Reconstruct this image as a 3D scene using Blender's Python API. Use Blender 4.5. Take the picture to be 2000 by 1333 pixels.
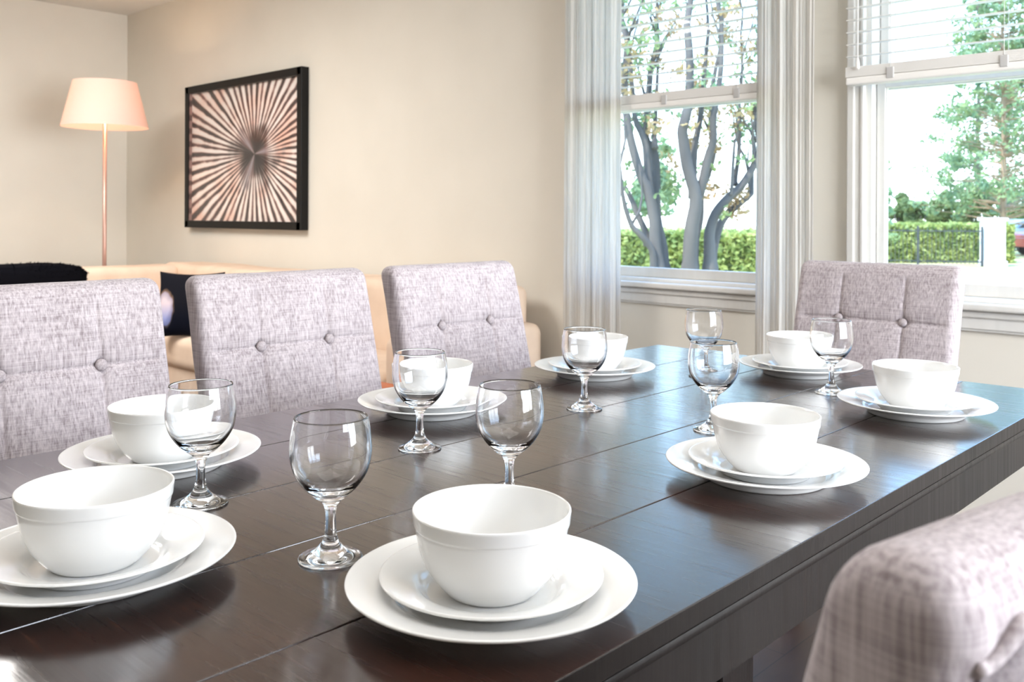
import bpy, bmesh, math, random
from mathutils import Vector, Matrix, noise
from math import sin, cos, pi, radians, sqrt, exp
random.seed(7)
C = bpy.context.scene
for o in list(bpy.data.objects): bpy.data.objects.remove(o)

# ---------------------------------------------------------------- camera
YAW = radians(43.128); ROLL = radians(0.255)
Fv = Vector((-sin(YAW), cos(YAW), 0)); Rv = Vector((cos(YAW), sin(YAW), 0)); Uv = Vector((0, 0, 1))
cr = Rv*cos(ROLL) + Uv*sin(ROLL); cu = Uv*cos(ROLL) - Rv*sin(ROLL)
cam = bpy.data.cameras.new('camera'); cam_o = bpy.data.objects.new('camera', cam); C.collection.objects.link(cam_o)
m = Matrix.Identity(4)
for i in range(3): m[i][0] = cr[i]; m[i][1] = cu[i]; m[i][2] = -Fv[i]
CZ = 1.1214
m[0][3] = 0; m[1][3] = 0; m[2][3] = CZ
cam_o.matrix_world = m
cam.sensor_width = 36; cam.sensor_fit = 'HORIZONTAL'; cam.lens = 36*1805.65/2000
cam.shift_y = -(666.5-418.37)/2000; cam.clip_start = 0.02; cam.clip_end = 400
cam.dof.use_dof = True; cam.dof.focus_distance = 1.25; cam.dof.aperture_fstop = 11
C.camera = cam_o
# ---------------------------------------------------------------- view
C.view_settings.view_transform = 'Standard'; C.view_settings.look = 'None'
C.view_settings.gamma = 1; C.view_settings.use_curve_mapping = False
C.view_settings.exposure = 0.0
C.cycles.max_bounces = 14; C.cycles.transmission_bounces = 14; C.cycles.transparent_max_bounces = 24
C.cycles.diffuse_bounces = 5; C.cycles.glossy_bounces = 6
C.cycles.sample_clamp_indirect = 6
C.cycles.use_denoising = True
# ---------------------------------------------------------------- sky
W = bpy.data.worlds.new('World'); C.world = W; W.use_nodes = True
nt = W.node_tree; nt.nodes.clear()
out = nt.nodes.new('ShaderNodeOutputWorld'); bg = nt.nodes.new('ShaderNodeBackground')
tc = nt.nodes.new('ShaderNodeTexCoord'); sp = nt.nodes.new('ShaderNodeSeparateXYZ'); rp = nt.nodes.new('ShaderNodeValToRGB')
nt.links.new(tc.outputs['Generated'], sp.inputs[0]); nt.links.new(sp.outputs['Z'], rp.inputs[0])
rp.color_ramp.elements[0].position = 0.0; rp.color_ramp.elements[0].color = (0.86, 0.94, 1, 1)
rp.color_ramp.elements[1].position = 0.6; rp.color_ramp.elements[1].color = (0.25, 0.50, 1, 1)
e = rp.color_ramp.elements.new(0.14); e.color = (0.62, 0.82, 1, 1); e = rp.color_ramp.elements.new(0.28); e.color = (0.34, 0.62, 1, 1)
nt.links.new(rp.outputs[0], bg.inputs[0]); bg.inputs[1].default_value = 5.5; nt.links.new(bg.outputs[0], out.inputs[0])
# ---------------------------------------------------------------- lights
def light(name, kind, loc, energy, color=(1, 1, 1), target=None, size=1, size_y=None, rot=None):
    l = bpy.data.lights.new(name, kind); l.energy = energy; l.color = color
    if kind == 'AREA':
        l.size = size
        if size_y: l.shape = 'RECTANGLE'; l.size_y = size_y
    o = bpy.data.objects.new(name, l); C.collection.objects.link(o); o.location = loc
    if target is not None:
        o.rotation_euler = (Vector(target)-Vector(loc)).to_track_quat('-Z', 'Y').to_euler()
    if rot: o.rotation_euler = rot
    return o
sun = light('sun', 'SUN', (0, 0, 20), 7.0, (1, .95, .86), target=(0.5, 5, 14)); sun.data.angle = radians(1.5)
light('side_fill_area', 'AREA', (2.45, 1.85, 1.45), 245, (0.97, .98, 1), rot=(0, radians(90), 0), size=1.8, size_y=2.6)  # added fill lamp out of view, lights the room from the right
light('dining_fill_area', 'AREA', (-.6, .7, 2.70), 16, (1, .975, .95), rot=(0, 0, 0), size=1.6)  # added soft fill over the table, no fixture there
light('living_fill_area', 'AREA', (-4.9, .9, 2.70), 130, (1, .97, .94), rot=(0, 0, 0), size=1.6)  # added fill that brightens the sofa side and its walls
light('rear_fill_area', 'AREA', (-1.2, -2.0, 2.70), 6, (1, .975, .95), rot=(0, 0, 0), size=1.4)  # weak added fill from behind the viewpoint

# ================================================================ helpers
def tagk(o, label=None, cat=None, group=None, kind=None):
    if label: o['label'] = label
    if cat: o['category'] = cat
    if group: o['group'] = group
    if kind: o['kind'] = kind
    return o
def empty(name, loc=(0, 0, 0), rz=0, label=None, cat=None, group=None, kind=None):
    o = bpy.data.objects.new(name, None); C.collection.objects.link(o)
    o.location = loc; o.rotation_euler = (0, 0, rz); o.empty_display_size = .1
    return tagk(o, label, cat, group, kind)
def obj(name, bm, mat, parent=None, loc=None, rz=None, smooth=False, label=None, cat=None, group=None, kind=None, autosmooth=None):
    me = bpy.data.meshes.new(name); bm.normal_update(); bm.to_mesh(me); bm.free()
    if mat: me.materials.append(mat)
    if smooth:
        for p in me.polygons: p.use_smooth = True
    o = bpy.data.objects.new(name, me); C.collection.objects.link(o)
    if parent: o.parent = parent
    if loc: o.location = loc
    if rz: o.rotation_euler = (0, 0, rz)
    if autosmooth:
        for p in me.polygons: p.use_smooth = True
        try: me.set_sharp_from_angle(angle=radians(autosmooth))
        except Exception: pass
    return tagk(o, label, cat, group, kind)
def box(bm, x0, x1, y0, y1, z0, z1, bevel=0, seg=2):
    r = bmesh.ops.create_cube(bm, size=1)
    vs = r['verts']
    for v in vs:
        v.co = Vector(((x0+x1)/2+v.co.x*(x1-x0), (y0+y1)/2+v.co.y*(y1-y0), (z0+z1)/2+v.co.z*(z1-z0)))
    if bevel:
        es = list({e for v in vs for e in v.link_edges})
        bmesh.ops.bevel(bm, geom=es, offset=bevel, segments=seg, profile=.5, affect='EDGES')
    return bm
def B(): return bmesh.new()
def bx(*a, **k): return box(B(), *a, **k)
def lathe(bm, prof, seg=64, cx=0, cy=0, cz=0, closed=False):
    rings = []
    for r, z in prof:
        if r < 1e-6: rings.append([bm.verts.new((cx, cy, cz+z))])
        else: rings.append([bm.verts.new((cx+r*cos(2*pi*i/seg), cy+r*sin(2*pi*i/seg), cz+z)) for i in range(seg)])
    n = len(rings)
    for k in range(n if closed else n-1):
        a, b = rings[k], rings[(k+1) % n]
        for i in range(seg):
            j = (i+1) % seg
            if len(a) == 1 and len(b) == 1: continue
            if len(a) == 1: bm.faces.new((a[0], b[j], b[i]))
            elif len(b) == 1: bm.faces.new((a[i], a[j], b[0]))
            else: bm.faces.new((a[i], a[j], b[j], b[i]))
    bmesh.ops.recalc_face_normals(bm, faces=bm.faces)
    return bm
def smooth_prof(pts, n=6):
    """Catmull-Rom through the points (x, z); a point given twice makes a corner."""
    o = []
    for i in range(len(pts)-1):
        p1, p2 = pts[i], pts[i+1]
        if p1 == p2: continue
        p0 = pts[i-1] if i > 0 else p1
        p3 = pts[i+2] if i+2 < len(pts) else p2
        for k in range(n):
            t = k/n
            q = []
            for d in range(len(p1)):
                q.append(.5*((2*p1[d]) + (-p0[d]+p2[d])*t + (2*p0[d]-5*p1[d]+4*p2[d]-p3[d])*t*t + (-p0[d]+3*p1[d]-3*p2[d]+p3[d])*t**3))
            o.append(tuple(q))
    o.append(pts[-1])
    return o
def tube(bm, pts, radii, seg=8, cap=True):
    rings = []
    pts = [Vector(p) for p in pts]
    for i, p in enumerate(pts):
        d = (pts[min(i+1, len(pts)-1)]-pts[max(i-1, 0)]).normalized()
        a = d.orthogonal().normalized() if i == 0 else (rings_a - d*rings_a.dot(d)).normalized()
        rings_a = a; b = d.cross(a)
        r = radii[i] if hasattr(radii, '__len__') else radii
        rings.append([bm.verts.new(p + (a*cos(2*pi*k/seg)+b*sin(2*pi*k/seg))*r) for k in range(seg)])
    for u, v in zip(rings, rings[1:]):
        for k in range(seg):
            bm.faces.new((u[k], u[(k+1) % seg], v[(k+1) % seg], v[k]))
    if cap:
        bm.faces.new(rings[0][::-1]); bm.faces.new(rings[-1])
    return bm
def rbox(sx, sy, sz, r, n=(20, 6, 20), fn=None):
    """rounded cushion-like box centred at the origin, fn(co, original) moves points"""
    bm = B(); hx, hy, hz = sx/2, sy/2, sz/2
    def coords(h, k):
        inner = [-(h-r)+(2*(h-r))*i/k for i in range(k+1)]
        edge = [h-r+r*sin(a*pi/8)/1 for a in (1, 2)]
        return inner
    cache = {}
    def ax(h, k):
        m_ = 4
        lo = [-h + r*(1-cos(i*pi/(2*m_)))*1 for i in range(m_)]
        mid = [-(h-r)+2*(h-r)*i/k for i in range(k+1)]
        return lo+mid+[-v for v in lo[::-1]]
    X, Y, Z = ax(hx, n[0]), ax(hy, n[1]), ax(hz, n[2])
    def V(i, j, k):
        key = (i, j, k)
        if key not in cache:
            p = Vector((X[i], Y[j], Z[k]))
            q = Vector((max(-(hx-r), min(hx-r, p.x)), max(-(hy-r), min(hy-r, p.y)), max(-(hz-r), min(hz-r, p.z))))
            d = p-q
            if d.length > 1e-9: p = q + d.normalized()*r
            cache[key] = bm.verts.new(fn(p) if fn else p)
        return cache[key]
    I, J, K = len(X)-1, len(Y)-1, len(Z)-1
    def quad(a, b, c, d):
        try: bm.faces.new((a, b, c, d))
        except ValueError: pass
    for i in range(I):
        for k in range(K):
            quad(V(i, 0, k), V(i+1, 0, k), V(i+1, 0, k+1), V(i, 0, k+1)); quad(V(i, J, k), V(i, J, k+1), V(i+1, J, k+1), V(i+1, J, k))
    for i in range(I):
        for j in range(J):
            quad(V(i, j, 0), V(i, j+1, 0), V(i+1, j+1, 0), V(i+1, j, 0)); quad(V(i, j, K), V(i+1, j, K), V(i+1, j+1, K), V(i, j+1, K))
    for j in range(J):
        for k in range(K):
            quad(V(0, j, k), V(0, j, k+1), V(0, j+1, k+1), V(0, j+1, k)); quad(V(I, j, k), V(I, j+1, k), V(I, j+1, k+1), V(I, j, k+1))
    bmesh.ops.recalc_face_normals(bm, faces=bm.faces)
    return bm
def copy_tree(o, parent=None):
    c = o.copy(); C.collection.objects.link(c)
    if parent is not None: c.parent = parent
    for ch in list(o.children): copy_tree(ch, c)
    return c

# ================================================================ materials
class M:
    def __init__(s, name):
        s.m = bpy.data.materials.new(name); s.m.use_nodes = True; s.t = s.m.node_tree; s.t.nodes.clear()
        s.o = s.n('OutputMaterial'); s.b = s.n('BsdfPrincipled'); s.l(s.b, 0, s.o, 0)
    def n(s, typ, **k):
        x = s.t.nodes.new('ShaderNode'+typ)
        for a, v in k.items(): setattr(x, a, v)
        return x
    def l(s, a, ai, b, bi): s.t.links.new(a.outputs[ai], b.inputs[bi])
    def set(s, **k):
        for a, v in k.items():
            s.b.inputs[a.replace('_', ' ')].default_value = v
        return s
    def coord(s, scale=(1, 1, 1), rnd=False, rot=(0, 0, 0), src='Object'):
        t = s.n('TexCoord'); mp = s.n('Mapping'); s.l(t, src, mp, 0)
        mp.inputs['Scale'].default_value = scale; mp.inputs['Rotation'].default_value = rot
        if rnd:
            oi = s.n('ObjectInfo'); mu = s.n('Math', operation='MULTIPLY'); mu.inputs[1].default_value = 37
            s.l(oi, 'Random', mu, 0); cb = s.n('CombineXYZ')
            for i in range(3): s.l(mu, 0, cb, i)
            s.l(cb, 0, mp, 'Location')
        return mp
    def noise(s, mp, scale=5, detail=3, rough=.5, dist=0):
        x = s.n('TexNoise'); s.l(mp, 0, x, 'Vector'); x.inputs['Scale'].default_value = scale
        x.inputs['Detail'].default_value = detail; x.inputs['Roughness'].default_value = rough; x.inputs['Distortion'].default_value = dist
        return x
    def ramp(s, src, si, stops):
        r = s.n('ValToRGB'); s.l(src, si, r, 0)
        e = r.color_ramp.elements
        e[0].position, e[0].color = stops[0][0], stops[0][1]+(1,) if len(stops[0][1]) == 3 else stops[0][1]
        e[1].position, e[1].color = stops[-1][0], stops[-1][1]+(1,)
        for p, c in stops[1:-1]:
            q = e.new(p); q.color = c+(1,)
        return r
    def bump(s, src, si, strength=.3, dist=.01, prev=None):
        x = s.n('Bump'); s.l(src, si, x, 'Height'); x.inputs['Strength'].default_value = strength; x.inputs['Distance'].default_value = dist
        if prev: s.l(prev, 0, x, 'Normal')
        s.l(x, 0, s.b, 'Normal'); return x
def plain(name, col, rough=.5, **k):
    q = M(name); q.set(Base_Color=col+(1,), Roughness=rough, **k); return q.m
def noisy(name, c1, c2, rough=.6, scale=8, stretch=(1, 1, 1), bump=0, bd=.002, **k):
    q = M(name); q.set(Roughness=rough, **k)
    mp = q.coord(stretch); nz = q.noise(mp, scale, 4)
    r = q.ramp(nz, 'Fac', [(.3, c1), (.7, c2)]); q.l(r, 0, q.b, 'Base Color')
    if bump: q.bump(nz, 'Fac', bump, bd)
    return q.m

wall_m = noisy('wall_paint', (.725, .685, .605), (.755, .715, .635), .75, 3, bump=.05)
ceil_m = plain('ceiling_paint', (.80, .78, .74), .8)
trim_m = noisy('white_trim_paint', (.68, .665, .63), (.73, .715, .68), .4, 30, stretch=(1, 1, .1))
floor_q = M('hardwood_floor'); floor_q.set(Roughness=.4)
mp = floor_q.coord((1, .12, 1)); nz = floor_q.noise(mp, 30, 5)
br = floor_q.n('TexBrick'); mp2 = floor_q.coord((1, 1, 1), rot=(0, 0, pi/2)); floor_q.l(mp2, 0, br, 'Vector')
br.inputs['Scale'].default_value = 1; br.inputs['Brick Width'].default_value = 1.1; br.inputs['Row Height'].default_value = .11; br.inputs['Mortar Size'].default_value = .002
br.inputs['Color1'].default_value = (.035, .018, .011, 1); br.inputs['Color2'].default_value = (.055, .028, .018, 1); br.inputs['Mortar'].default_value = (.01, .006, .004, 1)
mx = floor_q.n('Mix', data_type='RGBA', blend_type='MULTIPLY'); mx.inputs[0].default_value = .6
floor_q.l(br, 'Color', mx, 6); r_ = floor_q.ramp(nz, 'Fac', [(.3, (.5, .5, .5)), (.7, (1, 1, 1))]); floor_q.l(r_, 0, mx, 7); floor_q.l(mx, 2, floor_q.b, 'Base Color')
floor_m = floor_q.m

def wood(name, top=True):
    q = M(name); q.set(Roughness=.36)
    # saw marks run across the table on its top; upright on its apron
    st = (1, 22, 1) if top else (1, 30, .6)
    mp = q.coord(st); n1 = q.noise(mp, 5.0, 6, .62, .4)
    mp_b = q.coord((1, 1, 1)); n2 = q.noise(mp_b, 3.2, 4, .55)
    mp_c = q.coord((3, 60, 1) if top else (3, 60, 1.5)); n3 = q.noise(mp_c, 3, 4, .6)
    base = q.ramp(n2, 'Fac', [(.30, (.014, .0072, .0065)), (.52, (.022, .0098, .0078)), (.72, (.050, .018, .0115))] if top else [(.3, (.011, .009, .008)), (.7, (.018, .0135, .012))])
    sc = q.ramp(n3, 'Fac', [(.60, (0, 0, 0)), (.74, (1, 1, 1))])
    pa = q.noise(mp_b, 1.7, 2, .5); pr = q.ramp(pa, 'Fac', [(.50, (0, 0, 0)), (.66, (1, 1, 1))])
    mu = q.n('Math', operation='MULTIPLY'); q.l(sc, 0, mu, 0); q.l(pr, 0, mu, 1)
    mu2 = q.n('Math', operation='MULTIPLY'); q.l(mu, 0, mu2, 0); mu2.inputs[1].default_value = .5 if top else .08
    mx = q.n('Mix', data_type='RGBA'); q.l(mu2, 0, mx, 0); q.l(base, 0, mx, 6); mx.inputs[7].default_value = (.16, .065, .035, 1)
    q.l(mx, 2, q.b, 'Base Color')
    rr = q.n('MapRange'); q.l(n1, 'Fac', rr, 0); rr.inputs[1].default_value = .3; rr.inputs[2].default_value = .7; rr.inputs[3].default_value = .14; rr.inputs[4].default_value = .32
    q.l(rr, 0, q.b, 'Roughness')
    b1 = q.bump(n1, 'Fac', .22, .0010); q.bump(n3, 'Fac', .2, .0007, b1)
    q.set(Specular_IOR_Level=.5, Coat_Weight=.65, Coat_Roughness=.16, Coat_IOR=1.55)
    return q.m
top_m = wood('dark_stained_tabletop'); apron_m = wood('dark_stained_apron', False)
for nd in apron_m.node_tree.nodes:
    if nd.type == 'BSDF_PRINCIPLED': nd.inputs['Coat Weight'].default_value = 0; nd.inputs['Specular IOR Level'].default_value = .22
    if nd.type == 'MAP_RANGE': nd.inputs[3].default_value = .42; nd.inputs[4].default_value = .6

def linen(name, dark, mid, lite):
    q = M(name); q.set(Roughness=.92); q.b.inputs['Sheen Weight'].default_value = .08
    a = q.coord((1, 1, .030), True); n1 = q.noise(a, 240, 3, .6)
    a2 = q.coord((1, 1, .05), True); n4 = q.noise(a2, 420, 2, .5)
    b = q.coord((.04, .04, 1), True); n2 = q.noise(b, 420, 3, .6)
    c = q.coord((1, 1, .35), True); n3 = q.noise(c, 12, 3, .55)
    m1 = q.n('Math', operation='MULTIPLY_ADD'); q.l(n2, 'Fac', m1, 0); m1.inputs[1].default_value = .55; q.l(n1, 'Fac', m1, 2)
    m3 = q.n('Math', operation='MULTIPLY_ADD'); q.l(n4, 'Fac', m3, 0); m3.inputs[1].default_value = .5; q.l(m1, 0, m3, 2)
    m2 = q.n('Math', operation='MULTIPLY_ADD'); q.l(n3, 'Fac', m2, 0); m2.inputs[1].default_value = .28; q.l(m3, 0, m2, 2)
    mr = q.n('MapRange'); q.l(m2, 0, mr, 0); mr.inputs[1].default_value = .86; mr.inputs[2].default_value = 1.44
    r2 = q.ramp(mr, 0, [(.05, dark), (.42, mid), (.95, lite)])
    q.l(r2, 0, q.b, 'Base Color'); q.bump(m2, 0, .35, .0010)
    return q.m
linen_m = linen('grey_linen', (.235, .195, .205), (.39, .34, .355), (.57, .51, .53))
linen_bg = linen_m
button_m = noisy('button_linen', (.28, .24, .25), (.50, .44, .455), .9, 300)
leg_m = plain('espresso_leg', (.02, .012, .01), .4)
china_m = plain('white_porcelain', (.85, .85, .84), .16, Coat_Weight=.4, Coat_Roughness=.05)
gq = M('clear_glass'); gq.set(Base_Color=(.985, .99, 1, 1), Roughness=0, IOR=1.5, Transmission_Weight=1); glass_m = gq.m
def pane(name, tint=(1, 1, 1), lo=.03):
    q = M(name); q.t.nodes.remove(q.b)
    tr = q.n('BsdfTransparent'); tr.inputs[0].default_value = tint+(1,); gl = q.n('BsdfGlossy'); gl.inputs['Roughness'].default_value = .02
    lw = q.n('LayerWeight'); lw.inputs[0].default_value = .5; pw = q.n('Math', operation='POWER'); q.l(lw, 'Facing', pw, 0); pw.inputs[1].default_value = 5
    fr = q.n('MapRange'); q.l(pw, 0, fr, 0); fr.inputs[3].default_value = lo; fr.inputs[4].default_value = .9; mx = q.n('MixShader'); q.l(fr, 0, mx, 0); q.l(tr, 0, mx, 1); q.l(gl, 0, mx, 2); q.l(mx, 0, q.o, 0); return q.m
pane_m = pane('window_glass', (.97, .985, .98))

# ================================================================ room
WY = 3.4; XL = -7.55; XR = 2.35; YB = -3.2; CH = 2.75; TH = .16
G1 = (-2.655, -1.775); G2 = (-1.334, -.454); GZ = (.885, 2.25)
def wall_with_holes(name, a0, a1, z0, z1, holes, depth, axis, at):
    """axis 'x': wall runs along x at y=at..at+depth; axis 'y': runs along y at x=at..at+depth"""
    bm = B(); xs = sorted({a0, a1, *[h[0] for h in holes], *[h[1] for h in holes]}); zs = sorted({z0, z1, *[h[2] for h in holes], *[h[3] for h in holes]})
    for i in range(len(xs)-1):
        for k in range(len(zs)-1):
            cx, cz = (xs[i]+xs[i+1])/2, (zs[k]+zs[k+1])/2
            if any(h[0] < cx < h[1] and h[2] < cz < h[3] for h in holes): continue
            if axis == 'x': box(bm, xs[i], xs[i+1], at, at+depth, zs[k], zs[k+1])
            else: box(bm, at, at+depth, xs[i], xs[i+1], zs[k], zs[k+1])
    bmesh.ops.remove_doubles(bm, verts=bm.verts, dist=1e-5)
    seen = {}
    for f in list(bm.faces):
        key = tuple(round(c, 4) for c in f.calc_center_median())
        seen.setdefault(key, []).append(f)
    dead = [f for v in seen.values() if len(v) > 1 for f in v]
    bmesh.ops.delete(bm, geom=dead, context='FACES_ONLY')
    return obj(name, bm, wall_m, kind='structure')
CS = .052
wall_with_holes('wall_back', XL-TH, XR+TH, 0, CH, [(G1[0]-CS, G1[1]+CS, GZ[0]-.06, GZ[1]+CS), (G2[0]-CS, G2[1]+CS, GZ[0]-.06, GZ[1]+CS)], TH, 'x', WY)
wall_with_holes('wall_right', YB, WY, 0, CH, [(.55, 3.15, .55, 2.35)], TH, 'y', XR)
obj('wall_left', bx(XL-TH, XL, YB, WY, 0, CH), wall_m, kind='structure')
obj('wall_front', bx(XL-TH, XR+TH, YB-TH, YB, 0, CH), wall_m, kind='structure')
obj('floor', bx(XL-TH, XR+TH, YB-TH, WY+TH, -.1, 0), floor_m, kind='structure')
obj('ceiling', bx(XL-TH, XR+TH, YB-TH, WY+TH, CH, CH+.1), ceil_m, kind='structure')
def skirting(name, *a):
    obj(name, bx(*a, bevel=.004), trim_m, kind='structure')
skirting('baseboard_back', XL, XR, WY-.015, WY, 0, .09); skirting('baseboard_left', XL, XL+.015, YB, WY-.02, 0, .09)
skirting('baseboard_right', XR-.015, XR, YB, WY-.02, 0, .09)

def window(name, g):
    x0, x1 = g; z0, z1 = GZ
    w = empty(name, ((x0+x1)/2, WY, 0), kind='structure')
    ox = -(x0+x1)/2; hw = (x1-x0)/2
    def P(n, bm, mt, **k): return obj(n, bm, mt, w, **k)
    # casing round the opening, stepped profile
    bm = B(); cw = .113
    for s in (-1, 1):
        a, b = sorted((s*(hw+.052), s*(hw+cw)))
        box(bm, a, b, -.022, 0, .82, z1+.113, bevel=.003)
        a, b = sorted((s*(hw+.085), s*(hw+cw)))
        box(bm, a, b, -.034, -.020, .82, z1+.113, bevel=.004)
        a, b = sorted((s*(hw+.052), s*(hw+.064)))
        box(bm, a, b, -.028, -.020, .82, z1+.052, bevel=.003)
    box(bm, -hw-cw, hw+cw, -.022, 0, z1+.052, z1+.113, bevel=.003); box(bm, -hw-cw-.01, hw+cw+.01, -.034, -.020, z1+.085, z1+.125, bevel=.004)
    P('window_casing', bm, trim_m)
    # jamb frame and the two sashes
    bm = B()
    for s in (-1, 1):
        a, b = sorted((s*(hw+.034), s*(hw+.0515)))
        box(bm, a, b, .004, .11, z0-.055, z1+.05)
    box(bm, -hw-.05, hw+.05, .004, .11, z1+.035, z1+.051); box(bm, -hw-.05, hw+.05, .03, .11, z0-.058, z0-.045)
    P('window_frame', bm, trim_m)
    for nm, za, zb, y in (('lower_sash', z0-.044, 1.632, .045), ('upper_sash', 1.592, z1+.034, .078)):
        bm = B(); t = .032
        for s in (-1, 1):
            a, b = sorted((s*hw, s*(hw+t))); box(bm, a, b, y, y+.03, za, zb, bevel=.003)
            a, b = sorted((s*(hw-.004), s*(hw+.006))); box(bm, a, b, y+.008, y+.022, za, zb)
        box(bm, -hw, hw, y, y+.03, za, za+.044, bevel=.003); box(bm, -hw, hw, y, y+.03, zb-.036, zb, bevel=.003)
        s_ = P(nm, bm, trim_m)
        obj('glass_pane', bx(-hw-.004, hw+.004, y+.013, y+.017, za+.04, zb-.03), pane_m, s_)
    # stool (sill) and apron
    bm = B(); box(bm, -hw-.125, hw+.125, -.052, .03, .800, .826, bevel=.008, seg=3); box(bm, -hw-.04, hw+.04, -.012, .045, .824, .842, bevel=.004)
    P('window_sill', bm, trim_m)
    bm = B(); box(bm, -hw-cw, hw+cw, -.020, 0, .735, .797, bevel=.004); box(bm, -hw-cw, hw+cw, -.030, -.016, .775, .7975, bevel=.005); box(bm, -hw-cw, hw+cw, -.014, 0, .727, .74, bevel=.003)
    P('window_apron', bm, trim_m)
    return w
window('window_1', G1); window('window_2', G2)
# unseen side window, added to the right wall to hold the fill lamp
w3 = empty('added_side_window', (XR, 1.85, 0), kind='structure')
bm = B()
for a in (-1.3, -.435, .43, 1.295-.005): box(bm, -.02, .10, a-.03, a+.03, .55, 2.35)
box(bm, -.02, .10, -1.3, 1.3, .52, .58); box(bm, -.02, .10, -1.3, 1.3, 2.32, 2.38)
obj('window_frame', bm, trim_m, w3)

# ---------------------------------------------------------------- blinds
blind_m = plain('white_blind', (.82, .80, .765), .45, Subsurface_Weight=0)
clip_m = plain('grey_plastic_clip', (.48, .47, .46), .5)
cord_m = plain('blind_cord', (.6, .6, .58), .8)
def blind(g, x_over, zb_, label):
    cx = (g[0]+g[1])/2; hw = (g[1]-g[0])/2 + x_over
    t = empty('window_blind', (cx, WY-.07, zb_), 0, label, 'blind', 'faux wood blinds raised over the windows')
    bm = B()
    z = .106
    while zb_+z < 2.36:
        r = bmesh.ops.create_cube(bm, size=1)
        for v in r['verts']:
            y = v.co.y*.046; zz = v.co.z*.0026
            a = radians(4); v.co = Vector((v.co.x*2*hw, y*cos(a)-zz*sin(a), z+y*sin(a)+zz*cos(a)))
        z += .0445
    obj('blind_slats', bm, blind_m, t)
    bm = B()
    box(bm, -hw, hw, -.025, .025, -.0, .028, bevel=.006)
    for k in range(9): box(bm, -hw, hw, -.024, .024, .0290+k*.0042, .0290+k*.0042+.0034)
    obj('bottom_rail', bm, blind_m, t)
    for s in (-.62, 0, .62):
        x = s*hw*1.12 if s else 0
        obj('cord_clip', bx(x-.013, x+.013, -.0285, .02, .012, .052, bevel=.003), clip_m, t)
        bm = B()
        for yy in (-.0245, .0245): tube(bm, [(x, yy, .03), (x, yy, .76)], .0011, 5)
        obj('ladder_cord', bm, cord_m, t)
    obj('head_rail', bx(-hw, hw, -.03, .03, .765, .82, bevel=.004), blind_m, t)
    bm = B(); tube(bm, [(-hw+.05, -.034, .09), (-hw+.05, -.034, .78)], .0016, 6)
    lathe(bm, [(0, .05), (.006, .055), (.007, .075), (.003, .094), (0, .095)], 10, -hw+.05, -.034, 0)
    obj('pull_cord', bm, blind_m, t)
blind(G1, .055, 1.578, 'white slatted blind behind the two curtains, raised halfway')
blind(G2, .092, 1.598, 'white slatted blind on the uncurtained window at the right')

# ---------------------------------------------------------------- curtains
cq = M('white_curtain'); cq.set(Roughness=.8); cq.b.inputs['Sheen Weight'].default_value = .1
mp = cq.coord((1, 1, .04)); nz = cq.noise(mp, 70, 4, .65); r_ = cq.ramp(nz, 'Fac', [(.35, (.72, .71, .685)), (.6, (.85, .835, .805))]); cq.l(r_, 0, cq.b, 'Base Color'); cq.bump(nz, 'Fac', .2, .002)
tl = cq.n('BsdfTranslucent'); tl.inputs[0].default_value = (.86, .80, .72, 1); ms = cq.n('MixShader'); ms.inputs[0].default_value = .22
cq.l(cq.b, 0, ms, 1); cq.l(tl, 0, ms, 2); cq.l(ms, 0, cq.o, 0)
curtain_m = cq.m
def curtain(x0, x1, waves, seed, label):
    bm = B(); N = 150; Z = 40; g = []
    rnd = random.Random(seed); ph = [rnd.random()*6 for _ in range(4)]
    for iz in range(Z+1):
        z = .015+(2.42-.015)*iz/Z; row = []
        for i in range(N+1):
            u = i/N
            w = waves
            a = .006*sin(2*pi*w*u+ph[0]+.08*sin(z*1.3+ph[1])) + .003*sin(2*pi*w*2.3*u+ph[2]+.12*sin(z*1.9)) + .002*sin(2*pi*w*5.1*u+ph[3])
            x = x0+(x1-x0)*u + .0015*sin(z*2.1+ph[3]+u*4)
            if z > 2.3: a *= 1-.3*(z-2.3)/.12
            row.append((x, a))
        g.append([bm.verts.new((x-(x0+x1)/2, a, z)) for x, a in row])
    for a, b in zip(g, g[1:]):
        for i in range(N): bm.faces.new((a[i], a[i+1], b[i+1], b[i]))
    bmesh.ops.solidify(bm, geom=bm.faces[:], thickness=.0022)
    obj('curtain', bm, curtain_m, None, ((x0+x1)/2, 3.27, 0), smooth=True, label=label, cat='curtain', group='white curtains framing the window')
curtain(-2.741, -2.414, 4.2, 3, 'white floor length curtain panel left of the tree trunks window')
curtain(-1.768, -1.527, 3.6, 8, 'white curtain panel hanging between the two windows')

# ================================================================ dining table
TX0, TX1, TY0, TY1, TZ = -1.4602, -.4616, .17, 2.1536, .76
tb = empty('dining_table', ((TX0+TX1)/2, (TY0+TY1)/2, 0), 0, 'long dark stained wooden plank dining table set with white dishes', 'table')
ox, oy = -(TX0+TX1)/2, -(TY0+TY1)/2
bm = B()
pw = (TX1-TX0)/5
for i in range(5):
    box(bm, TX0+ox+i*pw+.0007, TX0+ox+(i+1)*pw-.0007, TY0+oy, TY1+oy, TZ-.022, TZ, bevel=.0012, seg=2)
box(bm, TX0+ox+.002, TX1+ox-.002, TY0+oy+.002, TY1+oy-.002, TZ-.0225, TZ-.004)
tt = obj('tabletop', bm, top_m, tb); tt.data.materials.append(apron_m)
for p in tt.data.polygons:
    if abs(p.normal.z) < .5 and (abs(p.center.x) > (TX1-TX0)/2-.003 or abs(p.center.y) > (TY1-TY0)/2-.003): p.material_index = 1
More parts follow.
